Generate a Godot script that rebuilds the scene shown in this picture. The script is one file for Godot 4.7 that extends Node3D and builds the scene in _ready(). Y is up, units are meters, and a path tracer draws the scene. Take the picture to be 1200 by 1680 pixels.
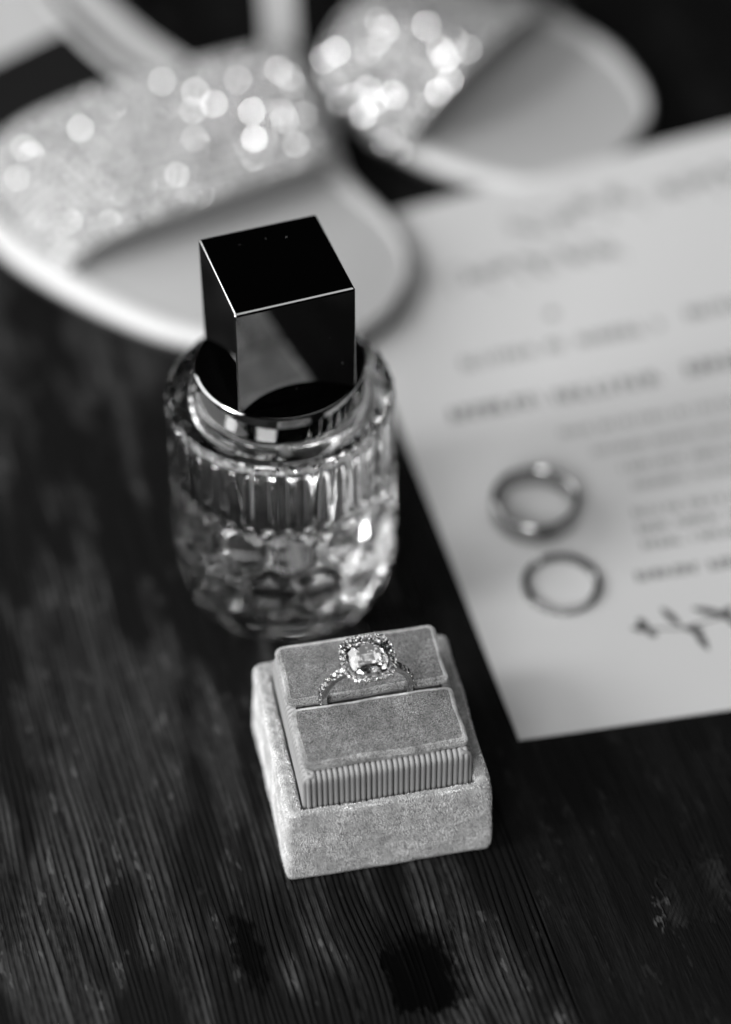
extends Node3D
# A still life on old dark planks, in black and white: ring box, ring, perfume bottle, card, two bands, sandals.
# All lengths below are written in millimetres and turned into metres by MM.
const MM := 0.001
var rng := RandomNumberGenerator.new()

# ---------------------------------------------------------------- mesh helper
class Soup:
	var v := PackedVector3Array()
	var t := PackedVector2Array()
	func tri(a: Vector3, b: Vector3, c: Vector3, ta := Vector2.ZERO, tb := Vector2.ZERO, tc := Vector2.ZERO) -> void:
		v.append(a); v.append(b); v.append(c)
		t.append(ta); t.append(tb); t.append(tc)
	func outward(a: Vector3, b: Vector3, c: Vector3, mid: Vector3) -> void:   # a triangle turned away from mid
		if (c - a).cross(b - a).dot((a + b + c) / 3.0 - mid) < 0.0:
			tri(a, c, b)
		else:
			tri(a, b, c)
	# rows of loops; rising rows of loops that run from +x to +z face outward
	func loft(rows: Array, closed := true, low_cap := false, high_cap := false, flip := false) -> void:
		var nr := rows.size()
		for r in nr - 1:
			var A: PackedVector3Array = rows[r]
			var B: PackedVector3Array = rows[r + 1]
			var n := A.size()
			for c in (n if closed else n - 1):
				var d := (c + 1) % n
				var u0 := float(c) / n
				var u1 := float(c + 1) / n
				var w0 := float(r) / (nr - 1)
				var w1 := float(r + 1) / (nr - 1)
				if flip:
					tri(A[c], B[c], A[d], Vector2(u0, w0), Vector2(u0, w1), Vector2(u1, w0))
					tri(A[d], B[c], B[d], Vector2(u1, w0), Vector2(u0, w1), Vector2(u1, w1))
				else:
					tri(A[c], A[d], B[c], Vector2(u0, w0), Vector2(u1, w0), Vector2(u0, w1))
					tri(A[d], B[d], B[c], Vector2(u1, w0), Vector2(u1, w1), Vector2(u0, w1))
		if low_cap: cap(rows[0], not flip)
		if high_cap: cap(rows[nr - 1], flip)
	func cap(loop: PackedVector3Array, flip: bool) -> void:
		var m := Vector3.ZERO
		for p in loop: m += p
		m /= loop.size()
		for c in loop.size():
			var a := loop[c]
			var b := loop[(c + 1) % loop.size()]
			if flip: tri(m, b, a)
			else: tri(m, a, b)
	# normals: corners are smoothed across edges flatter than the given angle
	func commit(angle := 35.0) -> ArrayMesh:
		var nf := v.size() / 3
		var fn := PackedVector3Array()
		var fa := PackedVector3Array()
		fn.resize(nf); fa.resize(nf)
		var at := {}
		for f in nf:
			var n := (v[f * 3 + 2] - v[f * 3]).cross(v[f * 3 + 1] - v[f * 3]) * 1e6
			fa[f] = n
			fn[f] = n.normalized()
			for k in 3:
				var p := v[f * 3 + k]
				if at.has(p): at[p].append(f)
				else: at[p] = [f]
		var lim := cos(deg_to_rad(angle))
		var no := PackedVector3Array()
		no.resize(v.size())
		for f in nf:
			for k in 3:
				var s := Vector3.ZERO
				if angle <= 0.0:
					s = fn[f]
				else:
					for g in at[v[f * 3 + k]]:
						if fn[g].dot(fn[f]) > lim: s += fa[g]
				no[f * 3 + k] = s.normalized() if s.length() > 0.0 else fn[f]
		var a := []
		a.resize(Mesh.ARRAY_MAX)
		a[Mesh.ARRAY_VERTEX] = v
		a[Mesh.ARRAY_NORMAL] = no
		a[Mesh.ARRAY_TEX_UV] = t
		var m := ArrayMesh.new()
		m.add_surface_from_arrays(Mesh.PRIMITIVE_TRIANGLES, a)
		return m

func rect_loop(hx: float, hz: float, rc: float, y: float, nc := 4, ns := 1, oz := 0.0, ox := 0.0) -> PackedVector3Array:
	var out := PackedVector3Array()
	var cs := [Vector2(hx - rc, hz - rc), Vector2(-hx + rc, hz - rc), Vector2(-hx + rc, -hz + rc), Vector2(hx - rc, -hz + rc)]
	for k in 4:
		for i in nc + 1:
			var a := PI / 2 * (k + float(i) / nc)
			out.append(Vector3(cs[k].x + rc * cos(a) + ox, y, cs[k].y + rc * sin(a) + oz))
		var p := out[out.size() - 1]
		var a2 := PI / 2 * (k + 1)
		var q := Vector3(cs[(k + 1) % 4].x + rc * cos(a2) + ox, y, cs[(k + 1) % 4].y + rc * sin(a2) + oz)
		for i in range(1, ns): out.append(p.lerp(q, float(i) / ns))
	return out

func round_loop(r: float, y: float, n := 64) -> PackedVector3Array:
	var out := PackedVector3Array()
	for i in n:
		var a := TAU * i / n
		out.append(Vector3(r * cos(a), y, r * sin(a)))
	return out

func tube(s: Soup, path: PackedVector3Array, r: float, n := 6, caps := true) -> void:
	var rows := []
	for i in path.size():
		var d := (path[mini(i + 1, path.size() - 1)] - path[maxi(i - 1, 0)]).normalized()
		var x := d.cross(Vector3(0.31, 0.2, 0.93)).normalized()
		var y := d.cross(x)
		var ring := PackedVector3Array()
		for k in n:
			var a := TAU * k / n
			ring.append(path[i] + (x * cos(a) + y * sin(a)) * r)
		rows.append(ring)
	s.loft(rows, true, caps, caps, true)

func scaled(rows: Array) -> Array:
	var out := []
	for r in rows:
		var q := PackedVector3Array()
		for p in r: q.append(p * MM)
		out.append(q)
	return out

# ---------------------------------------------------------------- nodes
var used := {}
func numbered(n: String, parent: Node) -> String:
	var key := str(parent.get_instance_id()) + n
	var k: int = used.get(key, 0)
	used[key] = k + 1
	return n if k == 0 else "%s_%03d" % [n, k]

func obj(called: String, mesh: Mesh, m: Material, parent: Node) -> MeshInstance3D:
	var o := MeshInstance3D.new()
	o.name = numbered(called, parent)
	o.mesh = mesh
	o.material_override = m
	parent.add_child(o, true)
	return o

func thing(called: String, label: String, category: String, at := Vector3.ZERO, turn := 0.0, group := "") -> Node3D:
	var o := Node3D.new()
	o.name = numbered(called, self)
	add_child(o, true)
	o.position = at
	o.rotation.y = turn
	o.set_meta("label", label)
	o.set_meta("category", category)
	if group: o.set_meta("group", group)
	return o

# ---------------------------------------------------------------- materials
func grey(g: float, alpha := 1.0) -> Color:
	var c := Color(g, g, g).linear_to_srgb()
	c.a = alpha
	return c

func mat(g: float, rough: float, metal := 0.0) -> StandardMaterial3D:
	var m := StandardMaterial3D.new()
	m.albedo_color = grey(g)
	m.roughness = rough
	m.metallic = metal
	return m

func glass(scale: float, tint := 1.0) -> StandardMaterial3D:
	var m := StandardMaterial3D.new()
	m.albedo_color = grey(tint, 0.0)
	m.roughness = 0.0
	m.refraction_enabled = true
	m.refraction_scale = scale
	return m

func noise(freq: float, sd: int, oct := 3) -> FastNoiseLite:
	var n := FastNoiseLite.new()
	n.seed = sd
	n.noise_type = FastNoiseLite.TYPE_SIMPLEX_SMOOTH
	n.frequency = freq
	n.fractal_type = FastNoiseLite.FRACTAL_FBM if oct > 1 else FastNoiseLite.FRACTAL_NONE
	n.fractal_octaves = oct
	return n

# ---------------------------------------------------------------- wood
# knots: [x, z, radius x, radius z, darkness] in plank millimetres
func wood(pw: int, ph: int, wide: float, long: float, sd: int, ridged: float, tone: float, knots: Array) -> StandardMaterial3D:
	var r := RandomNumberGenerator.new()
	r.seed = sd
	var lines := PackedFloat32Array()          # ring profile across the plank, 0.05 mm a step
	var val := 0.0
	while lines.size() < 6000:
		var per := r.randf_range(1.0, 2.1) / 0.05
		var hi := r.randf_range(0.55, 1.0)
		for i in int(per):
			var f := i / per
			lines.append(hi * smoothstep(0.0, 0.62, f) * (1.0 - smoothstep(0.8, 1.0, f)))
	var low := noise(1.0, sd + 1, 2)
	var fib := noise(1.0, sd + 2, 3)
	var pat := noise(1.0, sd + 3, 4)
	var col := PackedByteArray()
	var hgt := PackedByteArray()
	var rgh := PackedByteArray()
	var met := PackedByteArray()
	col.resize(pw * ph); met.resize(pw * ph); hgt.resize(pw * ph); rgh.resize(pw * ph)
	for y in ph:
		var z := long * y / ph
		for x in pw:
			var u := wide * x / pw
			var s := u + 4.5 * low.get_noise_2d(u * 0.008, z * 0.0028) + 0.6 * low.get_noise_2d(u * 0.10 + 40.0, z * 0.016)
			var dark := 0.0
			var pit := 0.0
			var plug := 0.0
			var lip := 0.0
			for k in knots:
				var dx: float = (u - k[0]) / k[2]
				var dz: float = (z - k[1]) / k[3]
				var e := absf(dx) + absf(dz)
				if e < 5.0:
					var d2 := dx * dx + dz * dz
					s += k[2] * 0.35 * dx * exp(-d2 * 0.35)
					if e < 4.0:
						var rag := pat.get_noise_2d(u * 0.35, z * 0.2)
						var inn: float
						if k[4] > 0.9:      # a burnt notch: crisp on the left and near sides, fading on the others
							inn = smoothstep(-1.12, -0.92, dx + rag * 0.16) * (1.0 - smoothstep(0.55, 1.5, dx + rag * 0.3)) * smoothstep(-1.7, -0.55, dz + rag * 0.4) * (1.0 - smoothstep(0.9, 1.06, dz + rag * 0.3))
						else:
							inn = 1.0 - smoothstep(0.55, 1.25, sqrt(d2) + rag * 0.5)
						if k[4] < 0.0:      # a paler plug of end grain with a raised left edge
							var sk := dx + 0.35 * dz
							inn = smoothstep(-1.06, -0.98, sk + rag * 0.45) * (1.0 - smoothstep(0.9, 1.1, sk + rag * 0.3)) * smoothstep(-1.1, -0.9, dz + rag * 0.55) * (1.0 - smoothstep(0.7, 1.0, dz + rag * 0.6))
							plug = maxf(plug, inn)
							lip = maxf(lip, (1.0 - smoothstep(0.03, 0.12, absf(sk + 1.02 + rag * 0.45))) * smoothstep(-0.9, -0.6, dz) * (1.0 - smoothstep(0.8, 1.0, dz)))
						if inn * absf(k[4]) > absf(dark): dark = inn * k[4]
						pit = maxf(pit, inn * absf(k[4]))
			var ring := lines[clampi(int((s + 40.0) / 0.05), 0, 5999)]
			var fi := fib.get_noise_2d(u * 2.6, z * 0.11) * 0.5 + 0.5
			var fi2 := fib.get_noise_2d(u * 0.7 + 90.0, z * 0.35) * 0.5 + 0.5
			var p := pat.get_noise_2d(u * 0.042, z * 0.0058)
			var p2 := pat.get_noise_2d(u * 0.09 + 30.0, z * 0.03)
			var lines_here := smoothstep(-0.2, 0.25, low.get_noise_2d(u * 0.011 + 20.0, z * 0.002) + (u - 66.0) * 0.009)
			var amp := clampf(0.75 + 0.9 * fib.get_noise_2d(s * 0.22, z * 0.018 + 200.0), 0.15, 1.3)
			var worn := smoothstep(-0.22, 0.30, p + 0.55 * p2 + 0.10 * (fi - 0.5))
			var fleck := smoothstep(0.34, 0.46, pat.get_noise_2d(u * 0.30 + 70.0, z * 0.11)) * smoothstep(-0.2, 0.3, p2)
			var scratch := smoothstep(0.55, 0.62, fib.get_noise_2d(u * 0.9 + 300.0, z * 0.012 + u * 0.004)) * worn
			var ridge := lerpf(0.45, ring, ridged * lerpf(0.28, 1.0, lines_here)) * amp
			var a := 0.12 + ridge * (0.22 + 1.15 * worn) + (fi - 0.5) * (0.25 + 0.5 * worn) + 0.55 * (fi2 - 0.5) * worn + 1.3 * fleck + 0.9 * scratch
			if plug > 0.0: a = lerpf(a, 2.0 + 3.2 * fib.get_noise_2d((u + z * 0.7) * 1.5, (z - u) * 0.1), plug)
			a += lip * 9.0  # lit look of the raised edge painted into the colour
			a = tone * maxf(a, 0.08) * (0.30 + 1.05 * worn)
			var char_shade := clampf(absf(dark), 0.0, 1.0) if dark > 0.0 else 0.0  # char black, with the dark of a deep hole painted in
			a = clampf(a * (1.0 - 0.95 * char_shade), 0.0015, 0.3)
			var i := y * pw + x
			col[i] = int(255.0 * pow(a, 1.0 / 2.2))
			hgt[i] = int(255.0 * clampf(0.15 + 0.55 * ridge + 0.22 * fi + 0.1 * fi2 + 0.5 * lip - 0.5 * pit * absf(dark), 0.0, 1.0))
			met[i] = int(255.0 * char_shade)
			rgh[i] = int(255.0 * clampf(0.50 + 0.25 * (1.0 - ridge) + 0.12 * (fi2 - 0.5) - 0.1 * worn + 0.3 * pit, 0.3, 1.0))
	var m := StandardMaterial3D.new()
	m.albedo_texture = ImageTexture.create_from_image(Image.create_from_data(pw, ph, false, Image.FORMAT_L8, col))
	m.roughness = 1.0
	m.roughness_texture = ImageTexture.create_from_image(Image.create_from_data(pw, ph, false, Image.FORMAT_L8, rgh))
	m.roughness_texture_channel = BaseMaterial3D.TEXTURE_CHANNEL_RED
	m.metallic = 1.0
	m.metallic_texture = ImageTexture.create_from_image(Image.create_from_data(pw, ph, false, Image.FORMAT_L8, met))
	m.metallic_texture_channel = BaseMaterial3D.TEXTURE_CHANNEL_RED
	m.heightmap_enabled = true
	m.heightmap_scale = 0.075
	m.heightmap_texture = ImageTexture.create_from_image(Image.create_from_data(pw, ph, false, Image.FORMAT_L8, hgt))
	m.metallic_specular = 0.18
	return m

func make_table() -> void:
	var table := Node3D.new()
	table.name = "tabletop"
	add_child(table)
	table.set_meta("kind", "structure")
	table.set_meta("label", "dark weathered wooden tabletop of ridged planks")
	table.rotation.y = deg_to_rad(15.5)
	# plank frame: x across the boards, z along them
	var seam := 119.0
	var wide := 132.0
	var z0 := -820.0
	var z1 := -120.0
	var mats := [
		wood(384, 1024, wide, z1 - z0, 31, 0.7, 0.016, []),
		wood(1024, 2048, wide, z1 - z0, 17, 1.0, 0.0185, [[103.0, 540.0, 7.5, 9.5, 1.0], [69.0, 525.0, 3.4, 11.0, 0.85], [20.0, 500.0, 5.0, 12.0, 0.4]]),
		wood(768, 1536, wide, z1 - z0, 8, 0.35, 0.0034, [[34.0, 536.0, 7.5, 8.5, -0.6]]),
		wood(384, 1024, wide, z1 - z0, 5, 0.6, 0.005, []),
	]
	for k in 4:
		var x0 := seam + (k - 2) * wide + 0.1
		var x1 := seam + (k - 1) * wide - 0.1
		var cx := (x0 + x1) / 2
		var cz := (z0 + z1) / 2
		var hx := (x1 - x0) / 2
		var hz := (z1 - z0) / 2
		var s := Soup.new()
		var rows := [rect_loop(hx, hz, 0.8, -30, 2, 1, cz, cx), rect_loop(hx, hz, 0.8, -0.6, 2, 1, cz, cx), rect_loop(hx - 0.1, hz - 0.1, 0.7, -0.2, 2, 1, cz, cx), rect_loop(hx - 0.45, hz - 0.45, 0.4, 0, 2, 1, cz, cx)]
		s.loft(scaled(rows), true, true, true)
		for i in s.v.size():
			s.t[i] = Vector2((s.v[i].x / MM - x0) / wide, (s.v[i].z / MM - z0) / (z1 - z0))
		obj("plank", s.commit(30), mats[k], table)

# ---------------------------------------------------------------- velvet
func velvet(g: float, sd: int, relief := 0.03) -> StandardMaterial3D:
	var m := mat(g, 0.95)
	m.metallic_specular = 0.2
	m.rim_enabled = true
	m.rim = 0.9
	m.rim_tint = 0.35
	var n := NoiseTexture2D.new()
	n.width = 512; n.height = 512; n.seamless = true
	n.noise = noise(0.012, sd, 5)
	var ramp := Gradient.new()
	ramp.set_color(0, Color(0.55, 0.55, 0.55)); ramp.set_color(1, Color(1, 1, 1))
	n.color_ramp = ramp
	m.albedo_texture = n
	var b := NoiseTexture2D.new()
	b.width = 512; b.height = 512; b.seamless = true
	b.noise = noise(0.09, sd + 1, 3)
	m.heightmap_enabled = true
	m.heightmap_texture = b
	m.heightmap_scale = relief
	m.uv1_triplanar = true
	m.uv1_scale = Vector3(60, 60, 60)
	return m

# short pile standing on a mesh, combed by lean (in the mesh's own axes)
func pile(called: String, on: ArrayMesh, count: int, long: float, m: Material, parent: Node, lean: Callable, keep: Callable) -> void:
	var a := on.surface_get_arrays(0)
	var v: PackedVector3Array = a[Mesh.ARRAY_VERTEX]
	var no: PackedVector3Array = a[Mesh.ARRAY_NORMAL]
	var sum := PackedFloat32Array()
	var total := 0.0
	for f in v.size() / 3:
		var c := (v[f * 3] + v[f * 3 + 1] + v[f * 3 + 2]) / 3.0
		var w := 0.0
		if keep.call(c, no[f * 3]): w = (v[f * 3 + 1] - v[f * 3]).cross(v[f * 3 + 2] - v[f * 3]).length() * 1e6
		total += w
		sum.append(total)
	var s := Soup.new()
	var r := 0.05 * MM
	for k in 3:
		var b := PackedVector3Array()
		for q in 2:
			var an := TAU * (k + q) / 3.0
			b.append(Vector3(cos(an) * r, 0, sin(an) * r))
		s.tri(b[0], b[1], Vector3(0, 1, 0) * MM)
	var blade := s.commit(0)
	var mm := MultiMesh.new()
	mm.transform_format = MultiMesh.TRANSFORM_3D
	mm.use_colors = true
	mm.mesh = blade
	mm.instance_count = count
	var spread := noise(900.0, 77, 2)
	var patch := noise(170.0, 78, 3)
	m.vertex_color_use_as_albedo = true
	for i in count:
		var f := sum.bsearch(rng.randf() * total)
		f = mini(f, sum.size() - 1)
		var b1 := sqrt(rng.randf())
		var b2 := rng.randf()
		var w := Vector3(1 - b1, b1 * (1 - b2), b1 * b2)
		var p := v[f * 3] * w.x + v[f * 3 + 1] * w.y + v[f * 3 + 2] * w.z
		var n := (no[f * 3] * w.x + no[f * 3 + 1] * w.y + no[f * 3 + 2] * w.z).normalized()
		var tuft := Vector3(spread.get_noise_3dv(p), spread.get_noise_3dv(p + Vector3(1, 0, 0)), spread.get_noise_3dv(p + Vector3(0, 1, 0)))
		var lv: Vector3 = lean.call(p, n)
		var d := (n + lv + tuft * 0.3 + Vector3(rng.randf_range(-1, 1), rng.randf_range(-1, 1), rng.randf_range(-1, 1)) * 0.35).normalized()
		if d.dot(n) < 0.12: d = (d + n * 0.35).normalized()
		var x := d.cross(Vector3(0.3, 0.5, 0.81)).normalized()
		var l := long * rng.randf_range(0.6, 1.25)
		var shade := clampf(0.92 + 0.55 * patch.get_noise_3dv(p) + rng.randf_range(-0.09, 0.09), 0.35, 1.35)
		if n.y > 0.25 and n.y < 0.97: shade *= 1.75          # wear and grazing sheen painted paler into the edge pile
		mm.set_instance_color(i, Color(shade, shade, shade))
		mm.set_instance_transform(i, Transform3D(x, d * l, d.cross(x), p - n * 0.05 * MM))
	var o := MultiMeshInstance3D.new()
	o.name = numbered(called, parent)
	o.multimesh = mm
	o.material_override = m
	o.set_meta("kind", "stuff")
	parent.add_child(o, true)

const BOX_TURN := 0.2025
func make_box() -> void:
	var box := thing("ring_box", "pale velvet ring box, open, holding the diamond ring in its slot", "ring box", Vector3(0.9, 0.15, -343.6) * MM, BOX_TURN)
	var vm := velvet(0.62, 3, 0.035)
	var wob := noise(60.0, 9, 2)
	# tray: outside wall, rounded rim, inside wall, floor
	var s := Soup.new()
	var oz := 1.6
	var rows := []
	for q in [[21.9, 21.5, 0, 1.0, 0], [22.9, 22.5, 0.7, 1.3, 0], [23.1, 22.6, 1.6, 1.4, 0], [22.9, 22.5, 6, 1.4, 0], [22.7, 22.3, 11, 1.4, 0], [22.5, 22.2, 16, 1.4, 0], [22.4, 22.2, 20.8, 1.4, 0], [22.25, 22.1, 22.1, 1.4, 0], [21.9, 21.9, 22.9, 1.4, 0.0], [21.3, 21.4, 23.3, 1.3, 0.2], [20.2, 20.6, 23.2, 1.2, 0.6], [19.4, 20.0, 22.6, 1.0, 1.0], [19.0, 19.6, 21.0, 1.0, 1.2], [18.9, 19.4, 15, 1.0, 1.3]]:
		rows.append(rect_loop(q[0], q[1], q[3], q[2], 4, 14, q[4]))
	s.loft(scaled(rows), true, true, true)
	for i in s.v.size():
		var p := s.v[i]
		s.v[i] = p + Vector3(wob.get_noise_3dv(p), 0.6 * wob.get_noise_3dv(p + Vector3(3, 0, 0)) * smoothstep(0.0, 0.004, p.y), wob.get_noise_3dv(p + Vector3(0, 5, 0))) * 0.45 * MM
	var tray := s.commit(60)
	var base := obj("velvet_base", tray, vm, box)
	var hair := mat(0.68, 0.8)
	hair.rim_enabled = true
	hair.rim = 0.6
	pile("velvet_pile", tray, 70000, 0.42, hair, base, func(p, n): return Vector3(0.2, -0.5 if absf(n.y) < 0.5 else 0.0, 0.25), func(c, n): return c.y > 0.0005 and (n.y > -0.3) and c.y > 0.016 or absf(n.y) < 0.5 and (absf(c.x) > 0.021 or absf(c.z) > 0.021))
	# ribbed band round the insert, one cord after another
	var band_m := mat(0.30, 0.6)
	band_m.rim_enabled = true
	band_m.rim = 0.4
	var w := Soup.new()
	w.loft(scaled([rect_loop(17.7, 17.5, 0.9, 15.2, 3, 1, oz), rect_loop(17.7, 17.5, 0.9, 30.2, 3, 1, oz), rect_loop(17.3, 17.1, 0.8, 30.8, 3, 1, oz), rect_loop(16.4, 16.2, 0.6, 31.1, 3, 1, oz), rect_loop(16.2, 16.0, 0.6, 15.2, 3, 1, oz)]), true, false, false)
	var band := obj("ribbed_band", w.commit(40), mat(0.16, 0.8), box)
	var cord := Soup.new()
	tube(cord, PackedVector3Array([Vector3(0, 15.4, 0) * MM, Vector3(0, 29.6, 0) * MM, Vector3(0, 30.6, -0.28) * MM, Vector3(0, 31.2, -0.9) * MM, Vector3(0, 31.35, -1.8) * MM]), 0.56 * MM, 6)
	var cord_mesh := cord.commit(70)
	for side in 4:
		var n := 30
		for i in n:
			var off := (i - (n - 1) / 2.0) * 1.185
			var o := obj("rib", cord_mesh, band_m, band)
			var turn := side * PI / 2
			o.rotation.y = turn
			o.position = (Vector3(off + rng.randf_range(-0.05, 0.05), rng.randf_range(-0.06, 0.04), 17.85 if side % 2 == 0 else 18.05) * MM).rotated(Vector3.UP, turn) + Vector3(0, 0, oz) * MM
			o.scale = Vector3(rng.randf_range(0.96, 1.06), 1, rng.randf_range(0.96, 1.04))
	# two velvet cushions with the slot between them
	var pm := velvet(0.17, 12, 0.022)
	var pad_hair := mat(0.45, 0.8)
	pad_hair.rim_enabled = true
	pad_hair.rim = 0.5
	for k in 2:
		var c := Soup.new()
		var hx := 16.1
		var hz := 7.3 + (0.6 if k == 0 else -0.1)
		var top := 33.5 if k == 0 else 33.3
		var over := 1.75           # the velvet comes out over the cords
		var back := 0.0 if k == 0 else -0.95
		var pr := []
		pr.append(rect_loop(hx, hz, 0.9, 15.5, 4, 16))
		pr.append(rect_loop(hx, hz, 0.9, 31.45, 4, 16))
		pr.append(rect_loop(hx + over * 0.8, hz + absf(back), 0.9, 31.75, 4, 16, back))
		for q in 7:
			var an := PI / 2 * q / 6.0
			var in_ := 1.3 * (1 - cos(an))
			pr.append(rect_loop(hx + over - in_, hz + 0.15 + absf(back) - in_, 1.5 - 0.5 * q / 6.0, top - 1.35 + 1.35 * sin(an), 4, 16, back))
		pr.append(rect_loop(hx - 4.5, hz - 3.8, 0.8, top + 0.12, 4, 16, back))
		c.loft(scaled(pr), true, true, true)
		for i in c.v.size():
			var p := c.v[i]
			c.v[i] = p + Vector3(wob.get_noise_3dv(p * 1.5 + Vector3(k, 0, 0)), wob.get_noise_3dv(p * 1.2 + Vector3(3, k, 0)) * 0.5, wob.get_noise_3dv(p * 1.5 + Vector3(0, 5, k))) * 0.35 * MM
		var mesh := c.commit(60)
		var pad := obj("velvet_cushion", mesh, pm, box)
		pad.position = Vector3(0, 0, oz + (8.0 if k == 0 else -9.35)) * MM
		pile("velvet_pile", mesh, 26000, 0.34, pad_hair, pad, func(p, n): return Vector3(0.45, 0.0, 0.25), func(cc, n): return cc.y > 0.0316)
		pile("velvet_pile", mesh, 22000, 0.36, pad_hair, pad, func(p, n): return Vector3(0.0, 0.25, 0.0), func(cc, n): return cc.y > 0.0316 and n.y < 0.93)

# ---------------------------------------------------------------- gems
func cushion_radius(a: float, half: float, e: float) -> float:
	return half / pow(pow(absf(cos(a)), e) + pow(absf(sin(a)), e), 1.0 / e)

# brilliant: table, crown, girdle, pavilion. e = 2 round, e = 3.6 cushion
func gem(half: float, e: float, crown: float, girdle: float, pavilion: float, table: float, n := 8, turn := 0.0) -> ArrayMesh:
	var s := Soup.new()
	var T := []; var K := []; var G := []; var L := []; var P := []
	for i in n:
		var a := TAU * (i + 0.5) / n + turn
		var b := TAU * (i + 1.0) / n + turn
		var ra := cushion_radius(a, half, e)
		var rb := cushion_radius(b, half, e)
		T.append(Vector3(cos(a) * ra * table, crown, sin(a) * ra * table))
		var km := (table + 1.0) * 0.5 + 0.03
		K.append(Vector3(cos(b) * rb * km, crown * 0.56, sin(b) * rb * km))
		P.append(Vector3(cos(b) * rb * 0.45, -girdle - pavilion * 0.575, sin(b) * rb * 0.45))
	for j in n * 2:
		var a := TAU * (j * 0.5 + 0.5) / n + turn
		var ra := cushion_radius(a, half, e)
		G.append(Vector3(cos(a) * ra, 0, sin(a) * ra))
		L.append(Vector3(cos(a) * ra, -girdle, sin(a) * ra))
	var mid := Vector3(0, -pavilion * 0.2, 0)
	var C := Vector3(0, -girdle - pavilion, 0)
	for i in n:
		var i1 := (i + 1) % n
		s.outward(Vector3(0, crown, 0), T[i], T[i1], mid)
		s.outward(T[i], T[i1], K[i], mid)
		var g0 = G[2 * i]; var g1 = G[2 * i + 1]; var g2 = G[(2 * i + 2) % (2 * n)]
		s.outward(T[i], K[i], g0, mid); s.outward(T[i1], K[i], g2, mid)
		s.outward(K[i], g0, g1, mid); s.outward(K[i], g1, g2, mid)
		var l0 = L[2 * i]; var l1 = L[2 * i + 1]; var l2 = L[(2 * i + 2) % (2 * n)]
		s.outward(g0, g1, l0, mid); s.outward(g1, l1, l0, mid)
		s.outward(g1, g2, l1, mid); s.outward(g2, l2, l1, mid)
		s.outward(l0, l1, P[i], mid); s.outward(l1, l2, P[i], mid)
		s.outward(l2, P[i], P[i1], mid)
		s.outward(P[i], P[i1], C, mid)
	return s.commit(0)

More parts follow.
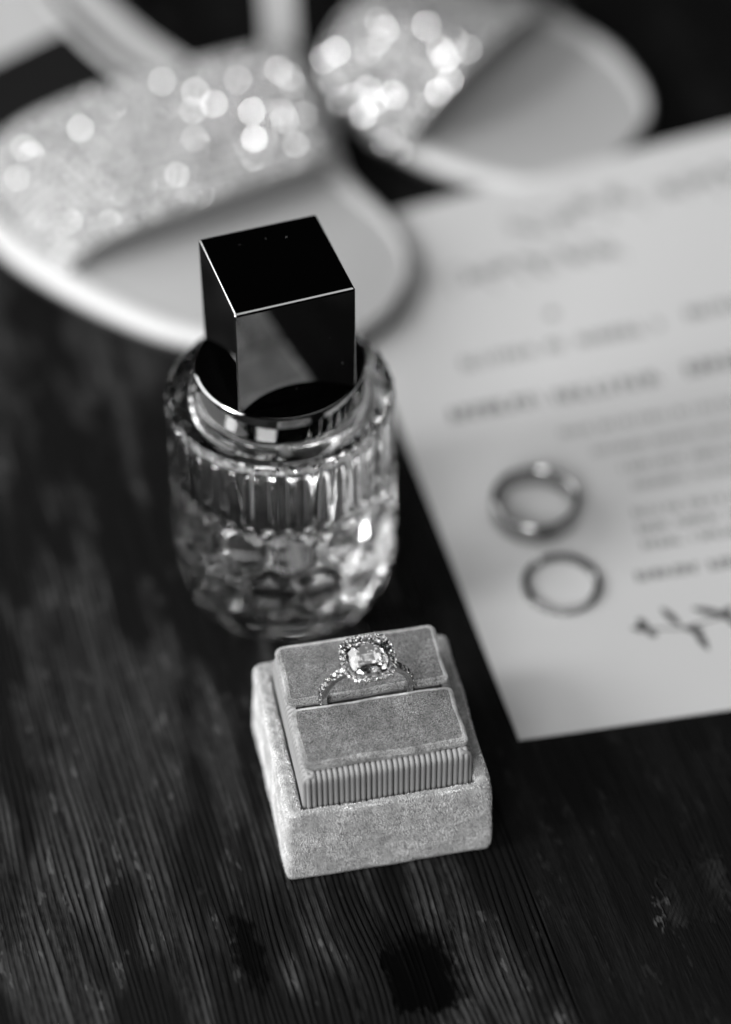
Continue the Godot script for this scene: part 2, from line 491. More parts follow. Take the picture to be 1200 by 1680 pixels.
func make_ring() -> void:
	var ring := thing("engagement_ring", "diamond ring with a square halo and stone set shank, standing in the velvet slot", "ring", Vector3(0.25, 0, -342.9) * MM, BOX_TURN)
	ring.position.y = 0.0352
	ring.rotation = Vector3(deg_to_rad(7.0), BOX_TURN, 0)
	var metal := mat(0.58, 0.12, 1.0)
	var cy := 34.0 - 34.0
	var R := 10.3
	# shank: a D section swept round in the plane of the slot
	var s := Soup.new()
	var rows := []
	for i in 97:
		var a := TAU * i / 96.0
		var d := Vector3(sin(a), cos(a), 0)
		var loop := PackedVector3Array()
		for q in [[-0.95, -1.35], [0.95, -1.35], [1.05, -0.7], [0.9, -0.15], [0.55, -0.1], [0.50, -0.2], [-0.50, -0.2], [-0.55, -0.1], [-0.9, -0.15], [-1.05, -0.7]]:
			loop.append((Vector3(0, cy, q[0]) + d * (R + q[1])) * MM)
		rows.append(loop)
	s.loft(rows, true, false, false, true)
	var shank := obj("shank", s.commit(40), metal, ring)
	var dia := glass(0.142)
	var melee := gem(0.86 * MM, 2.0, 0.28 * MM, 0.04 * MM, 0.5 * MM, 0.55, 8)
	for side in [-1.0, 1.0]:
		for i in 7:
			var a: float = side * deg_to_rad(33.0 + i * 10.4)
			var o := obj("shank_stone", melee, dia, shank)
			o.position = Vector3(sin(a) * (R + 0.05), cy + cos(a) * (R + 0.05), 0) * MM
			o.rotation = Vector3(0, rng.randf() * TAU, 0)
			o.basis = Basis(Vector3(0, 0, 1), -a) * o.basis
	# beads that hold the shank stones
	var beads := Soup.new()
	for side in [-1.0, 1.0]:
		for i in 8:
			var a: float = side * deg_to_rad(27.8 + i * 10.4)
			for z in [-0.74, 0.74]:
				var p := Vector3(sin(a) * (R + 0.06), cy + cos(a) * (R + 0.06), z) * MM
				add_bead(beads, p, 0.24 * MM)
	var bo := obj("bead", beads.commit(80), metal, shank)
	bo.set_meta("kind", "stuff")
	# head
	var head_y := 46.4 - 34.0          # height of the girdle of the large stone
	var half := 4.15
	var stone := obj("centre_stone", gem(half * MM, 3.3, 1.3 * MM, 0.12 * MM, 3.5 * MM, 0.60, 8), dia, ring)
	stone.position = Vector3(0, head_y, 0) * MM
	# basket under the stone: gallery rails and a floor plate that carries the halo
	var b := Soup.new()
	var hr := []
	for q in [[2.1, -3.6], [2.6, -3.6], [5.0, -1.35], [5.5, -1.25], [5.68, -0.95], [5.68, -0.62], [5.5, -0.45], [4.55, -0.35], [4.3, -0.6], [4.2, -0.75], [2.1, -3.3], [2.1, -3.6]]:
		var loop := PackedVector3Array()
		for i in 64:
			var a := TAU * i / 64
			var rr := cushion_radius(a, q[0], 3.0)
			loop.append(Vector3(cos(a) * rr, head_y + q[1], sin(a) * rr) * MM)
		hr.append(loop)
	b.loft(hr)
	var halo := obj("halo_setting", b.commit(35), metal, ring)
	var hm := gem(0.83 * MM, 2.0, 0.30 * MM, 0.05 * MM, 0.55 * MM, 0.56, 8)
	var bd := Soup.new()
	var n := 20
	# even steps along the cushion outline
	var pts := []
	var lens := [0.0]
	for i in 361:
		var a := TAU * i / 360.0
		var rr := cushion_radius(a, 5.25, 3.2)
		pts.append(Vector3(cos(a) * rr, 0, sin(a) * rr))
		if i > 0: lens.append(lens[i - 1] + pts[i].distance_to(pts[i - 1]))
	for k in n * 2:
		var want: float = lens[360] * (k + 0.5) / (n * 2.0)
		var i := 0
		while lens[i + 1] < want: i += 1
		var p: Vector3 = pts[i].lerp(pts[i + 1], (want - lens[i]) / (lens[i + 1] - lens[i]))
		var out := p.normalized()
		if k % 2 == 0:
			var o := obj("halo_stone", hm, dia, halo)
			o.position = (p + Vector3(0, head_y - 0.22, 0)) * MM
			o.basis = Basis(Vector3(0, 1, 0).cross(out).normalized(), -0.38) * Basis(Vector3.UP, rng.randf() * TAU)
		else:
			add_bead(bd, (p * (1.0 + 0.62 / p.length()) + Vector3(0, head_y - 0.25, 0)) * MM, 0.27 * MM)
			add_bead(bd, (p * (1.0 - 0.55 / p.length()) + Vector3(0, head_y - 0.1, 0)) * MM, 0.24 * MM)
			var side := Soup.new()
			tube(bd, PackedVector3Array([(p * (1.0 + 0.8 / p.length()) + Vector3(0, head_y - 1.3, 0)) * MM, (p * (1.0 + 0.68 / p.length()) + Vector3(0, head_y - 0.2, 0)) * MM]), 0.2 * MM, 6)
	var bb := obj("bead", bd.commit(80), metal, halo)
	bb.set_meta("kind", "stuff")
	# four claws
	for k in 4:
		var a := PI / 4 + k * PI / 2
		var rr := cushion_radius(a, half, 3.3)
		var d := Vector3(cos(a), 0, sin(a))
		var c := Soup.new()
		tube(c, PackedVector3Array([(d * (rr * 0.55) + Vector3(0, head_y - 3.0, 0)) * MM, (d * (rr + 0.12) + Vector3(0, head_y - 0.3, 0)) * MM, (d * (rr + 0.05) + Vector3(0, head_y + 0.3, 0)) * MM, (d * (rr - 0.42) + Vector3(0, head_y + 0.72, 0)) * MM]), 0.36 * MM, 10)
		add_bead(c, (d * (rr - 0.3) + Vector3(0, head_y + 0.68, 0)) * MM, 0.5 * MM)
		obj("claw", c.commit(80), metal, ring)

func add_bead(s: Soup, at: Vector3, r: float) -> void:
	var rows := []
	for i in range(1, 6):
		var a := PI * i / 6.0
		rows.append(PackedVector3Array())
		for k in 8:
			rows[i - 1].append(at + Vector3(sin(a) * cos(TAU * k / 8), -cos(a), sin(a) * sin(TAU * k / 8)) * r)
	s.loft(rows, true, true, true)

# ---------------------------------------------------------------- bottle
func smooth_profile(p: Array, n: int) -> Array:
	var out := []
	var q := p.map(func(a): return Vector3(a.x, a.y, 0))
	for i in n + 1:
		var a := catmull(q, float(i) / n)
		out.append(Vector2(a.x, a.y))
	return out

func joined(a: ArrayMesh, b: ArrayMesh) -> ArrayMesh:
	var st := SurfaceTool.new()
	st.begin(Mesh.PRIMITIVE_TRIANGLES)
	st.append_from(a, 0, Transform3D())
	st.append_from(b, 0, Transform3D())
	return st.commit()

func make_bottle() -> void:
	var bottle := thing("perfume_bottle", "cut glass perfume bottle with a mirror black cube cap behind the ring box", "perfume bottle", Vector3(-19.5, 0.15, -411.5) * MM, 0.335)
	var gm := glass(0.05)
	# outside: cut facets below, flutes above
	var s := Soup.new()
	var rows := []
	var n := 360
	for q in [[2.0, 0.5], [10.0, 0.5], [18.0, 0.48], [19.6, 0.4], [20.6, 0.1], [21.5, 0.0]]: rows.append(round_loop(q[0], q[1], n))
	var ys := [0.12, 0.5, 1.2]
	for i in 49: ys.append(2.4 + i * 0.78)
	ys.append_array([40.6, 41.4, 44.0, 50.0, 56.0, 59.2, 59.9, 60.4])
	for y in ys:
		var R: float
		if y < 3.0: R = lerpf(23.0, 25.0, sqrt(y / 3.0))
		else: R = lerpf(25.0, 26.5, sin(PI / 2 * clampf((y - 3.0) / 13.0, 0, 1)))
		if y > 40.0: R = 26.5
		if y > 59.0: R = 26.5 - pow((y - 59.0) / 1.4, 2.0) * 0.7
		var loop := PackedVector3Array()
		for i in n:
			var th: float = TAU * i / n
			var r := R
			if y > 2.0 and y < 40.0:
				var a: float = 14.0 * i / n
				var b: float = (y - 7.5) / 12.4
				var best := 9.0
				for row in range(int(floor(b)), int(floor(b)) + 2):
					var sh := 0.5 if posmod(row, 2) == 1 else 0.0
					var ca: float = round(a - sh) + sh
					for c2 in [ca - 1.0, ca, ca + 1.0]:
						var dx := absf(a - c2)
						var dy: float = absf(b - row)
						best = minf(best, maxf(dx, dx * 0.5 + dy * 0.75) * 2.0)
				var lift := clampf(1.0 - best, 0.0, 0.34)
				r += (lift * 2.6 - 0.75) * smoothstep(2.0, 5.0, y) * (1.0 - smoothstep(38.5, 40.0, y))
			if y > 39.0:
				var ph := fposmod(th, TAU / 36) - PI / 36
				var flat := cos(PI / 36) / cos(ph)
				var k := smoothstep(39.0, 40.6, y)
				r *= lerpf(1.0, flat, k)
				var cut := cos(ph * 36.0 / 2.0)
				r -= k * 0.55 * cut * cut * (1.0 - 0.8 * smoothstep(58.8, 60.0, y))
			loop.append(Vector3(r * cos(th), y, r * sin(th)))
		rows.append(loop)
	# shoulder: rounded lip, smooth shallow top, rise to the neck; inside, the cavity faces inward
	var lip: PackedVector3Array = rows[rows.size() - 1]
	s.loft(scaled(rows), true, true, false)
	var side := s.commit(14)
	var top := Soup.new()
	var tops := [lip]
	for q in smooth_profile([Vector2(25.3, 60.52), Vector2(24.6, 60.56), Vector2(23.0, 60.60), Vector2(21.0, 60.75), Vector2(20.2, 60.95), Vector2(19.6, 61.3)], 36): tops.append(round_loop(q.x, q.y, n))
	top.loft(scaled(tops), true, false, true)
	var inn := []
	for q in smooth_profile([Vector2(2.0, 9.0), Vector2(9.0, 9.05), Vector2(15.0, 9.4), Vector2(19.2, 10.9), Vector2(21.2, 14.0), Vector2(21.8, 20.0), Vector2(21.9, 30.0), Vector2(21.9, 42.0), Vector2(21.8, 53.0), Vector2(20.6, 56.2), Vector2(17.6, 57.6), Vector2(12.0, 58.0), Vector2(3.0, 58.1)], 90): inn.append(round_loop(q.x, q.y, 128))
	top.loft(scaled(inn), true, true, true, true)
	obj("glass_body", joined(side, top.commit(50)), gm, bottle)
	var l := Soup.new()
	var liq := []
	for q in smooth_profile([Vector2(2.0, 8.9), Vector2(9.0, 8.95), Vector2(15.1, 9.3), Vector2(19.3, 10.8), Vector2(21.3, 13.9), Vector2(21.9, 20.0), Vector2(22.0, 30.0), Vector2(21.95, 37.5), Vector2(21.4, 37.1)], 60): liq.append(round_loop(q.x, q.y, 128))
	l.loft(scaled(liq), true, true, true)
	obj("perfume", l.commit(40), glass(0.036), bottle)
	var t := Soup.new()
	tube(t, PackedVector3Array([Vector3(2, 9.6, 1) * MM, Vector3(1, 30, 0) * MM, Vector3(0, 57, 0) * MM]), 1.1 * MM, 12)
	obj("dip_tube", t.commit(60), mat(0.5, 0.3), bottle)
	# metal collar and cube cap
	var chrome := mat(0.50, 0.035, 1.0)
	var c := Soup.new()
	var cr := []
	for q in [[18.9, 61.2], [19.35, 61.4], [19.45, 61.8], [19.45, 68.2], [19.35, 68.6], [19.1, 68.85], [18.6, 68.95], [10.0, 68.95]]:
		cr.append(round_loop(q[0], q[1], 128))
	c.loft(scaled(cr), true, true, true)
	obj("collar", c.commit(24), chrome, bottle)
	var k := Soup.new()
	var h := 13.7
	k.loft(scaled([rect_loop(h - 0.2, h - 0.2, 0.25, 69.1, 3), rect_loop(h, h, 0.45, 69.35, 3), rect_loop(h, h, 0.45, 96.75, 3), rect_loop(h - 0.06, h - 0.06, 0.42, 97.04, 3), rect_loop(h - 0.22, h - 0.22, 0.38, 97.29, 3), rect_loop(h - 0.46, h - 0.46, 0.3, 97.44, 3), rect_loop(h - 0.75, h - 0.75, 0.25, 97.5, 3)]), true, true, true)
	var cap := obj("cap", k.commit(25), mat(0.42, 0.03, 1.0), bottle)
	var dust := Soup.new()
	rng.seed = 91
	for i in 7:
		var at := Vector3(rng.randf_range(-12, 12), 97.52, rng.randf_range(-12, 12)) if i < 3 else Vector3(rng.randf_range(-12, 12), rng.randf_range(72, 95), 13.71)
		add_bead(dust, at * MM, rng.randf_range(0.03, 0.075) * MM)
	var specks := obj("dust", dust.commit(80), mat(0.5, 0.9), cap)
	specks.set_meta("kind", "stuff")

# ---------------------------------------------------------------- card and bands
const CARD := [Vector2(35.4, -357.1), Vector2(171.2, -381.9), Vector2(-11.3, -543.4), Vector2(122.1, -578.7)]
func card_at(s: float, t: float) -> Vector3:
	var p: Vector2 = CARD[0].lerp(CARD[1], s).lerp(CARD[2].lerp(CARD[3], s), t)
	return Vector3(p.x, 0.75 + 15.0 * s * pow(t, 1.5), p.y)

func dab(im: Image, x: float, y: float, r: float, g: float) -> void:
	for j in range(int(y - r - 1), int(y + r + 2)):
		for i in range(int(x - r - 1), int(x + r + 2)):
			if i >= 0 and j >= 0 and i < im.get_width() and j < im.get_height():
				var k := clampf(r + 0.5 - Vector2(i - x, j - y).length(), 0.0, 1.0)
				if k > 0.0:
					var o := im.get_pixel(i, j).r
					var q := minf(o, lerpf(o, g, k))
					im.set_pixel(i, j, Color(q, q, q))

func stroke(im: Image, pts: Array, r: float, g: float) -> void:
	for i in pts.size() - 1:
		var n := int(pts[i].distance_to(pts[i + 1]) / maxf(r * 0.6, 0.5)) + 1
		for k in n + 1:
			var p: Vector2 = pts[i].lerp(pts[i + 1], float(k) / n)
			dab(im, p.x, p.y, r, g)

# marks the size of letters: the words on the card are out of focus
func words(im: Image, s0: float, s1: float, t: float, h: float, g: float, r: float) -> void:
	var W := im.get_width()
	var H := im.get_height()
	var x := s0 * W
	var left := rng.randi_range(4, 8)
	while x < s1 * W - h * H * 0.5:
		var hh := h * H
		var y := (1.0 - t) * H
		var w := hh * rng.randf_range(0.5, 0.85)
		stroke(im, [Vector2(x, y + hh / 2), Vector2(x + w * 0.1, y - hh / 2)], r, g)
		if rng.randf() < 0.7: stroke(im, [Vector2(x + w, y + hh / 2), Vector2(x + w * rng.randf_range(0.2, 1.0), y - hh / 2)], r * 0.7, g)
		if rng.randf() < 0.6:
			var yy: float = y + hh * [-0.45, 0.0, 0.45][rng.randi() % 3]
			stroke(im, [Vector2(x, yy), Vector2(x + w, yy)], r * 0.6, g)
		x += w + hh * 0.28
		left -= 1
		if left <= 0:
			x += hh * 0.8
			left = rng.randi_range(4, 9)

func card_print() -> ImageTexture:
	var W := 1024
	var H := 1440
	var im := Image.create(W, H, false, Image.FORMAT_L8)
	im.fill(Color(0.93, 0.93, 0.93))
	rng.seed = 5
	# flourished heading, two rows of joined loops
	for row in [[0.36, 0.905, 0.80], [0.20, 0.822, 0.56]]:
		var x: float = row[0]
		while x < row[2]:
			var w := rng.randf_range(0.045, 0.075)
			var a := rng.randf_range(0.016, 0.036)
			var pts := []
			for k in 13:
				var f := k / 12.0
				pts.append(Vector2((x + w * f * 1.1 - 0.018 * sin(f * TAU)) * W, (1.0 - row[1] + a * cos(f * TAU + 0.8)) * H))
			stroke(im, pts, rng.randf_range(2.0, 3.5), 0.72)
			for leaf in 3:
				var from := Vector2((x + w * 0.4) * W, (1.0 - row[1] + rng.randf_range(-0.012, 0.012)) * H)
				var way := Vector2.from_angle(rng.randf_range(-2.6, 0.9))
				var big := rng.randf_range(26, 44)
				for q in 13: dab(im, from.x + way.x * big * q / 12.0, from.y + way.y * big * q / 12.0, 1.5 + 8.0 * sin(PI * q / 12.0), 0.66)
			x += w * rng.randf_range(0.9, 1.5)
	dab(im, 0.364 * W, 0.28 * H, 11, 0.55)
	words(im, 0.159, 0.37, 0.658, 0.017, 0.52, 3.6); words(im, 0.394, 0.57, 0.658, 0.017, 0.52, 3.6); words(im, 0.618, 0.86, 0.667, 0.017, 0.52, 3.6)
	words(im, 0.10, 0.265, 0.565, 0.019, 0.44, 4.2); words(im, 0.303, 0.523, 0.562, 0.019, 0.44, 4.2); words(im, 0.568, 0.90, 0.567, 0.019, 0.44, 4.2)
	words(im, 0.285, 0.72, 0.495, 0.011, 0.58, 2.2)
	words(im, 0.33, 0.70, 0.452, 0.010, 0.63, 2.0)
	words(im, 0.367, 0.68, 0.414, 0.011, 0.60, 2.2); words(im, 0.375, 0.66, 0.381, 0.011, 0.60, 2.2)
	words(im, 0.354, 0.66, 0.334, 0.011, 0.56, 2.4); words(im, 0.348, 0.65, 0.306, 0.011, 0.56, 2.4); words(im, 0.344, 0.64, 0.278, 0.011, 0.56, 2.4)
	words(im, 0.309, 0.69, 0.228, 0.013, 0.52, 3.0)
	# printed sprig of leaves
	stroke(im, [Vector2(0.262, 0.853) * Vector2(W, H), Vector2(0.34, 0.866) * Vector2(W, H), Vector2(0.42, 0.858) * Vector2(W, H), Vector2(0.56, 0.868) * Vector2(W, H), Vector2(0.70, 0.85) * Vector2(W, H)], 2.0, 0.42)
	for q in [[0.288, 0.857, -1.9, 26.0, 0.34], [0.292, 0.858, 3.3, 30.0, 0.36], [0.288, 0.862, 1.0, 16.0, 0.4], [0.346, 0.862, -1.95, 52.0, 0.36], [0.350, 0.866, 0.35, 34.0, 0.30], [0.368, 0.868, 1.45, 54.0, 0.34], [0.380, 0.836, 0.50, 62.0, 0.22], [0.42, 0.86, -0.7, 36.0, 0.3], [0.43, 0.86, 0.9, 46.0, 0.3], [0.48, 0.862, -0.9, 44.0, 0.3], [0.53, 0.868, 0.9, 44.0, 0.3], [0.60, 0.862, -0.6, 40.0, 0.3], [0.66, 0.856, 0.9, 34.0, 0.3]]:
		var c := Vector2(q[0] * W, q[1] * H)
		var d := Vector2(cos(q[2]), sin(q[2]))
		for k in 17:
			var f := k / 16.0
			dab(im, c.x + d.x * q[3] * f, c.y + d.y * q[3] * f, 1.5 + 6.5 * sin(PI * f), q[4])
	return ImageTexture.create_from_image(im)

func make_card() -> void:
	var s := Soup.new()
	var n := 24
	var grid := func(i: int, j: int, dy: float) -> Vector3: return (card_at(float(i) / n, float(j) / n) + Vector3(0, dy, 0)) * MM
	for i in n:
		for j in n:
			var uv := func(a: int, b: int) -> Vector2: return Vector2(float(a) / n, 1.0 - float(b) / n)
			s.tri(grid.call(i, j, 0.0), grid.call(i, j + 1, 0.0), grid.call(i + 1, j, 0.0), uv.call(i, j), uv.call(i, j + 1), uv.call(i + 1, j))
			s.tri(grid.call(i + 1, j, 0.0), grid.call(i, j + 1, 0.0), grid.call(i + 1, j + 1, 0.0), uv.call(i + 1, j), uv.call(i, j + 1), uv.call(i + 1, j + 1))
			var blank := Vector2(0.02, 0.02)
			s.tri(grid.call(i, j, -0.6), grid.call(i + 1, j, -0.6), grid.call(i, j + 1, -0.6), blank, blank, blank)
			s.tri(grid.call(i + 1, j, -0.6), grid.call(i + 1, j + 1, -0.6), grid.call(i, j + 1, -0.6), blank, blank, blank)
	for k in n:
		for e in [[Vector2i(k, 0), Vector2i(k + 1, 0)], [Vector2i(k + 1, n), Vector2i(k, n)], [Vector2i(n, k), Vector2i(n, k + 1)], [Vector2i(0, k + 1), Vector2i(0, k)]]:
			var a: Vector3 = grid.call(e[0].x, e[0].y, 0.0)
			var b: Vector3 = grid.call(e[1].x, e[1].y, 0.0)
			var c: Vector3 = grid.call(e[0].x, e[0].y, -0.6)
			var d: Vector3 = grid.call(e[1].x, e[1].y, -0.6)
			var w := Vector2(0.02, 0.02)
			s.tri(a, b, c, w, w, w); s.tri(b, d, c, w, w, w)
	var m := mat(0.62, 0.55)
	m.albedo_texture = card_print()
	var card := obj("invitation_card", s.commit(30), m, self)
	card.set_meta("label", "white printed invitation card lying on the planks, with two bands on it")
	card.set_meta("category", "card")

func lathe_ring(q: Array, n := 128) -> ArrayMesh:
	var s := Soup.new()
	var rows := []
	for p in q: rows.append(round_loop(p[0], p[1], n))
	rows.append(rows[0])
	s.loft(scaled(rows))
	return s.commit(40)

func rest_on_card(o: Node3D, s: float, t: float) -> void:
	var p := card_at(s, t)
	var du := (card_at(s + 0.04, t) - card_at(s - 0.04, t)).normalized()
	var dv := (card_at(s, t + 0.04) - card_at(s, t - 0.04)).normalized()
	var up := du.cross(dv).normalized()
	if up.y < 0: up = -up
	o.basis = Basis(du, up, du.cross(up))
	o.position = (p + up * 0.12) * MM

func make_bands() -> void:
	var metal := mat(0.34, 0.05, 1.0)
	var big := obj("wedding_band", lathe_ring([[9.75, 0.3], [10.2, 0.0], [10.9, 0.2], [11.25, 1.0], [11.35, 3.1], [11.25, 5.3], [10.9, 6.1], [10.4, 6.35], [9.8, 6.1], [9.35, 5.3], [9.2, 3.1], [9.3, 1.2]]), metal, self)
	rest_on_card(big, 0.178, 0.361)
	big.set_meta("label", "wide plain metal wedding band lying flat on the card, the larger one")
	big.set_meta("category", "ring")
	big.set_meta("group", "wedding bands on the card")
	var small := thing("wedding_band", "narrow stone set wedding band lying on the card nearer the sprig, the smaller one", "ring", Vector3.ZERO, 0, "wedding bands on the card")
	rest_on_card(small, 0.171, 0.230)
	obj("hoop", lathe_ring([[8.1, 0.2], [8.4, 0.0], [9.3, 0.05], [9.6, 0.3], [9.6, 0.6], [9.45, 1.0], [9.6, 1.4], [9.6, 1.7], [9.3, 1.95], [8.5, 2.1], [8.1, 1.8], [8.0, 1.0]]), metal, small)
	var st := gem(0.55 * MM, 2.0, 0.2 * MM, 0.04 * MM, 0.4 * MM, 0.55, 6)
	var dia := glass(0.142)
	for k in 44:
		var a := TAU * k / 44
		var o := obj("band_stone", st, dia, small)
		o.position = Vector3(cos(a) * 9.6, 1.0, sin(a) * 9.6) * MM
		o.basis = Basis(Vector3(-sin(a), 0, cos(a)), -PI / 2) * Basis.IDENTITY
# ---------------------------------------------------------------- sandals
func catmull(p: Array, f: float) -> Vector3:
	var n := p.size() - 1
	var x := clampf(f, 0.0, 1.0) * n
	var i := mini(int(x), n - 1)
	var t := x - i
	var a: Vector3 = p[maxi(i - 1, 0)]
	var b: Vector3 = p[i]
	var c: Vector3 = p[i + 1]
	var d: Vector3 = p[mini(i + 2, n)]
	return 0.5 * (2.0 * b + (c - a) * t + (2.0 * a - 5.0 * b + 4.0 * c - d) * t * t + (3.0 * b - a - 3.0 * c + d) * t * t * t)

func ribbon(front: Array, back: Array, thick: float, nu := 24, nv := 6) -> ArrayMesh:
	var s := Soup.new()
	var rows := []
	for i in nu + 1:
		var a := catmull(front, float(i) / nu)
		var b := catmull(back, float(i) / nu)
		var a2 := catmull(front, minf(1.0, float(i) / nu + 0.01)) - catmull(front, maxf(0.0, float(i) / nu - 0.01))
		var n := a2.cross(b - a).normalized()
		if n.y < -0.2: n = -n
		var loop := PackedVector3Array()
		for k in nv + 1: loop.append((a.lerp(b, float(k) / nv) + n * thick * 0.5) * MM)
		for k in nv + 1: loop.append((b.lerp(a, float(k) / nv) - n * thick * 0.5) * MM)
		rows.append(loop)
	s.loft(rows, true, true, true)
	return s.commit(50)

# stations from toe to heel: near edge, far edge, height of the underside
func make_sandal(label: String, left: Array, right: Array, rise: Array, front: Array, back: Array, cols: int, rows_n: int, heel_at: int, sd: int) -> Node3D:
	var sandal := thing("sandal", label, "sandal", Vector3.ZERO, 0.0, "pair of sparkling sandals")
	rng.seed = sd
	var n := left.size()
	var lower := Soup.new()
	var upper := Soup.new()
	var lo := []
	var up := []
	var bi := []
	var binding := Soup.new()
	var steps := (n - 1) * 4
	for i in steps + 1:
		var f := float(i) / steps
		var y := catmull(rise.map(func(q): return Vector3(q, 0, 0)), f).x
		var a := catmull(left, f) + Vector3(0, y, 0)
		var b := catmull(right, f) + Vector3(0, y, 0)
		var l1 := PackedVector3Array()
		var l2 := PackedVector3Array()
		var w := (b - a)
		var m := (a + b) / 2
		for q in [[-0.485, 0.0], [-0.5, 1.2], [-0.495, 2.6], [0.495, 2.6], [0.5, 1.2], [0.485, 0.0]]:
			l1.append((m + w * q[0] + Vector3(0, q[1], 0)) * MM)
		for q in [[-0.43, 7.0], [-0.25, 7.0], [0.0, 6.9], [0.25, 7.0], [0.43, 7.0], [0.43, 2.7], [-0.43, 2.7]]:
			l2.append((m + w * q[0] + Vector3(0, q[1], 0)) * MM)
		var l3 := PackedVector3Array()
		for q in [[-0.49, 2.7], [-0.512, 4.2], [-0.51, 6.4], [-0.49, 7.9], [-0.465, 8.3], [-0.44, 7.9], [-0.43, 7.1], [0.43, 7.1], [0.44, 7.9], [0.465, 8.3], [0.49, 7.9], [0.51, 6.4], [0.512, 4.2], [0.49, 2.7]]:
			l3.append((m + w * q[0] + Vector3(0, q[1] - (2.2 if absf(q[0]) < 0.435 else 0.0), 0)) * MM)
		bi.append(l3)
		lo.append(l1)
		up.append(l2)
	lower.loft(lo, true, true, true)
	binding.loft(bi, true, true, true)
	obj("edge_binding", binding.commit(60), mat(0.58, 0.45), sandal)
	var arch := Soup.new()
	var heel_pad := Soup.new()
	upper.loft(up.slice(0, 27), true, true, true)
	arch.loft(up.slice(26, 35), true, true, true)
	heel_pad.loft(up.slice(34), true, true, true)
	var arch_shade := mat(0.012, 0.9)  # black tone: shade behind the strap painted onto the arch
	arch_shade.metallic_specular = 0.12
	obj("shaded_arch", arch.commit(60), arch_shade, sandal)
	obj("heel_pad", heel_pad.commit(60), mat(0.5, 0.5), sandal)
	obj("outsole", lower.commit(40), mat(0.02, 0.6), sandal)
	obj("insole", upper.commit(60), mat(0.41, 0.5), sandal)
	var h: Vector3 = (left[heel_at] + right[heel_at]) / 2
	var hl := Soup.new()
	hl.loft(scaled([rect_loop(5, 5, 2.5, 0.15, 4, 1, h.z, h.x), rect_loop(5.5, 5.5, 2.5, 40, 4, 1, h.z, h.x), rect_loop(13, 13, 6, rise[heel_at] + 2, 4, 1, h.z, h.x)]), true, true, true)
	obj("heel", hl.commit(40), mat(0.45, 0.4), sandal)
	# strap and its rows of rhinestones
	var strap := obj("strap", ribbon(front, back, 1.6), mat(0.30, 0.7), sandal)
	var mats := [mat(0.78, 0.04, 1.0), mat(0.55, 0.35, 1.0), mat(0.62, 0.07, 1.0)]
	var meshes := [rhinestone(1.25 * MM, 8), rhinestone(1.32 * MM, 8), rhinestone(1.18 * MM, 7)]
	var cells := []
	for i in cols:
		for j in rows_n:
			var u := (i + 0.5) / cols
			var v := (j + 0.5) / rows_n
			cells.append([u, v])
	var rest := []
	var eye := Vector3(0, 439, 0)
	var put := []
	for c in cells:
		var a := catmull(front, c[0])
		var b := catmull(back, c[0])
		var du := catmull(front, c[0] + 0.01).lerp(catmull(back, c[0] + 0.01), c[1]) - catmull(front, c[0] - 0.01).lerp(catmull(back, c[0] - 0.01), c[1])
		var nn := du.cross(b - a).normalized()
		if nn.y < -0.2: nn = -nn
		var p := a.lerp(b, c[1]) + nn * 0.8
		nn = (nn + Vector3(rng.randf_range(-1, 1), rng.randf_range(-1, 1), rng.randf_range(-1, 1)) * 0.26).normalized()
		var x := nn.cross(Vector3(0.2, 0.1, 0.97)).normalized()
		put.append([Transform3D(Basis(x, nn, x.cross(nn)) * Basis(Vector3.UP, rng.randf() * TAU), p * MM), nn.dot((eye - p).normalized()), rng.randi() % 3, rng.randi() % 3])
	put.sort_custom(func(q, w): return q[1] > w[1])
	for i in put.size():
		if i < 300:
			var o := obj("rhinestone", meshes[put[i][2]], mats[put[i][3]], strap)
			o.transform = put[i][0]
		else:
			rest.append(put[i][0])
	if rest:
		var mm := MultiMesh.new()
		mm.transform_format = MultiMesh.TRANSFORM_3D
		mm.mesh = meshes[0]
		mm.instance_count = rest.size()
		for i in rest.size(): mm.set_instance_transform(i, rest[i])
		var o := MultiMeshInstance3D.new()
		o.name = "rhinestones_beyond"
		o.multimesh = mm
		o.material_override = mats[1]
		o.set_meta("kind", "stuff")
		strap.add_child(o, true)
	return sandal

func rhinestone(r: float, n: int) -> ArrayMesh:
	var s := Soup.new()
	var mid := Vector3(0, -r, 0)
	for k in n:
		var a := TAU * k / n
		var b := TAU * (k + 1) / n
		var t0 := Vector3(cos(a) * 0.36, 0.60, sin(a) * 0.36) * r
		var t1 := Vector3(cos(b) * 0.36, 0.60, sin(b) * 0.36) * r
		var g0 := Vector3(cos(a), 0.0, sin(a)) * r
		var g1 := Vector3(cos(b), 0.0, sin(b)) * r
		s.outward(Vector3(0, 0.60, 0) * r, t0, t1, mid)
		s.outward(t0, t1, g0, mid)
		s.outward(t1, g1, g0, mid)
	return s.commit(0)

func P(a: Array) -> Array:
	return a.map(func(q): return Vector3(q[0], q[1] if q.size() > 2 else 0.0, q[2] if q.size() > 2 else q[1]))

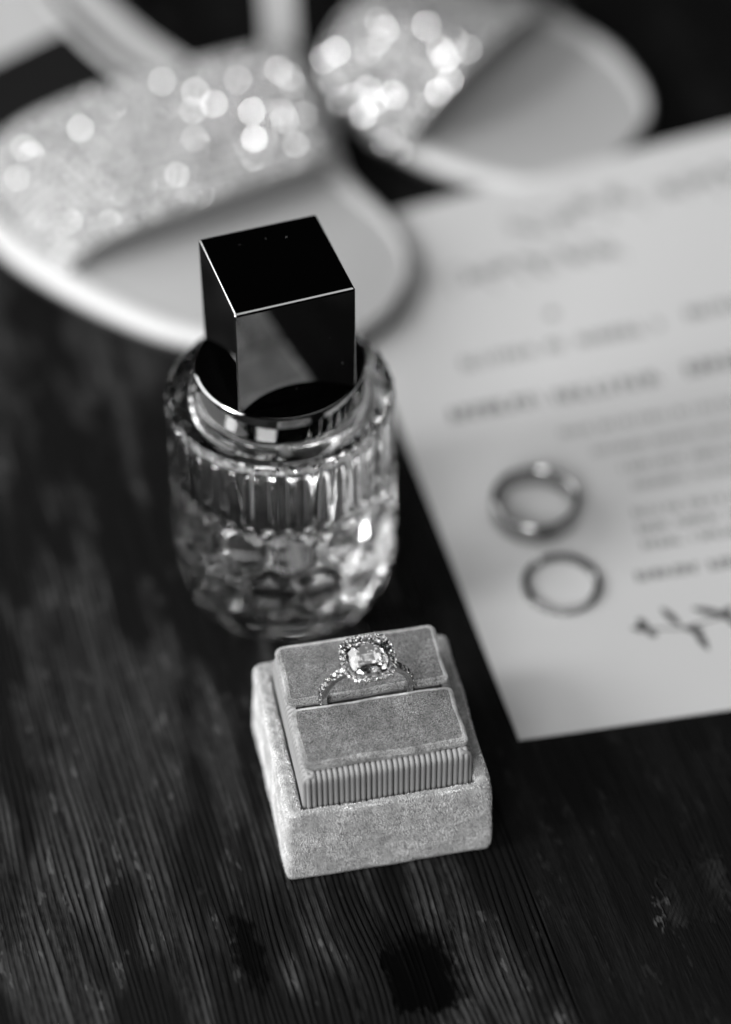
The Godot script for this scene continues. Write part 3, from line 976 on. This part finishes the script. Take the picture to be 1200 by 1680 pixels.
func make_sandals() -> void:
	var first := make_sandal("sparkling sandal behind the perfume bottle, its toe reaching the card",
		P([[6, -500], [-3, -490.5], [-14, -487], [-28, -486], [-44, -488.5], [-60, -495], [-83, -511], [-104, -532], [-120, -565], [-136, -595], [-150, -630], [-167, -668], [-187, -702], [-196, -724]]),
		P([[11, -513], [11.5, -524], [9, -535], [5, -544], [-1, -553], [-7, -564], [-14, -580], [-42, -592], [-74, -608], [-98, -628], [-115, -655], [-136, -690], [-153, -722], [-170, -735]]),
		[0.8, 0.4, 0.2, 0.2, 0.2, 0.2, 0.2, 1, 6, 22, 45, 70, 85, 88],
		P([[-83.7, 5, -514.2], [-75.8, 14, -517.2], [-61.7, 18, -523.7], [-45.2, 20, -530.7], [-28.8, 20, -540.5], [-15.3, 19, -549.6], [-9.0, 17, -556], [-6.6, 5, -562]]),
		P([[-115.5, 5, -558], [-107.8, 15, -562], [-94.2, 21, -570.3], [-70.4, 24, -582.6], [-47.9, 25, -591.2], [-30.5, 24, -599.4], [-19.6, 21, -603.6], [-16.8, 6, -610]]),
		44, 15, 12, 41)
	var satin := mat(0.42, 0.4)
	obj("ankle_strap", ribbon(P([[-50, 22, -593.6], [-63, 24, -604.6], [-74, 28, -614.5], [-85.4, 34, -624.7], [-96.3, 44, -635.4], [-112, 60, -655]]), P([[-59.4, 22, -587.5], [-71.4, 24, -597], [-82.7, 28, -608.2], [-94, 34, -618.2], [-105.7, 44, -628.7], [-121, 60, -648]]), 1.4), satin, first)
	obj("ankle_strap", ribbon(P([[-19.5, 6, -608], [-20, 22, -609], [-20.5, 36, -611], [-21, 56, -616], [-30, 75, -630]]), P([[-30.3, 6, -609], [-30.6, 22, -610], [-31.2, 36, -612], [-31.8, 56, -617], [-40, 75, -632]]), 1.4), satin, first)
	make_sandal("sparkling sandal at the back, its toe pointing over the top of the card",
		P([[66, -562], [56, -556.5], [45, -555.5], [35, -558], [24, -563], [12, -572], [0, -583], [-4, -601], [2, -628], [0, -655], [-14, -686], [-36, -716], [-54, -736]]),
		P([[78, -576], [83.5, -588], [84, -600], [81, -611], [75, -624], [63, -638], [50, -652], [36, -667], [16, -685], [-6, -700], [-30, -718], [-48, -740], [-62, -750]]),
		[0.8, 0.4, 0.2, 0.2, 0.2, 0.2, 0.2, 2, 12, 35, 65, 85, 88],
		P([[10.5, 5, -572], [14.9, 16, -570.5], [23.6, 24, -577.3], [35.4, 27, -592.7], [49, 23, -615.7], [60, 13, -634], [62.5, 6, -641]]),
		P([[-9, 5, -592], [-12, 16, -594.5], [-12.3, 24, -597.3], [-7.2, 28, -608.2], [6, 25, -634], [22, 16, -660], [34, 6, -668]]),
		42, 14, 11, 43)

func _ready() -> void:
	rng.seed = 20
	# camera
	var cam := Camera3D.new()
	cam.name = "camera"
	cam.position = Vector3(0, 0.4390, 0)
	cam.rotation_degrees = Vector3(-45.5, 0, 0)
	var lens := CameraAttributesPhysical.new()
	lens.frustum_focal_length = 57.14
	lens.frustum_focus_distance = 0.527
	lens.exposure_aperture = 2.25
	lens.frustum_near = 0.02
	lens.frustum_far = 6.0
	cam.attributes = lens
	cam.fov = 23.72
	cam.near = 0.02
	cam.far = 6.0
	add_child(cam)
	cam.current = true
	# the dim room round the table
	var e := Environment.new()
	e.background_mode = Environment.BG_COLOR
	e.background_color = grey(0.002)
	e.tonemap_mode = Environment.TONE_MAPPER_LINEAR
	e.tonemap_exposure = 1.08
	e.sdfgi_enabled = true
	e.ssao_enabled = true
	e.ssil_enabled = true
	var we := WorldEnvironment.new()
	we.name = "room_air"
	we.environment = e
	add_child(we)
	# soft window light from the left; the lights after it are added
	window_light("window_light", Vector3(-0.66, 0.39, -0.40), Vector3(0, 0.02, -0.42), Vector2(1.1, 0.5), 0.62)
	window_light("added_glint_light", Vector3(-0.85, 0.72, -0.06), Vector3(0, 0.02, -0.42), Vector2(0.24, 0.24), 0.6)  # small unseen light added for glints on stones and glass
	window_light("added_front_fill", Vector3(-0.38, 0.85, 0.75), Vector3(0, 0.02, -0.42), Vector2(0.5, 0.5), 1.3)  # unseen fill added to brighten the front of the box
	window_light("added_overhead_fill", Vector3(0.12, 1.25, -0.46), Vector3(0.0, 0.05, -0.45), Vector2(1.1, 1.2), 0.4)  # unseen overhead fill added for the diamond and the cap edges
	make_table()
	make_box()
	make_ring()
	make_bottle()
	make_card()
	make_bands()
	make_sandals()

func window_light(called: String, at: Vector3, to: Vector3, size: Vector2, energy: float) -> void:  # soft area light: serves the left window and the added fills
	var l := AreaLight3D.new()
	l.name = called
	l.area_size = size
	l.light_energy = energy
	l.area_range = 4.0
	l.shadow_enabled = true
	add_child(l)
	l.look_at_from_position(at, to)
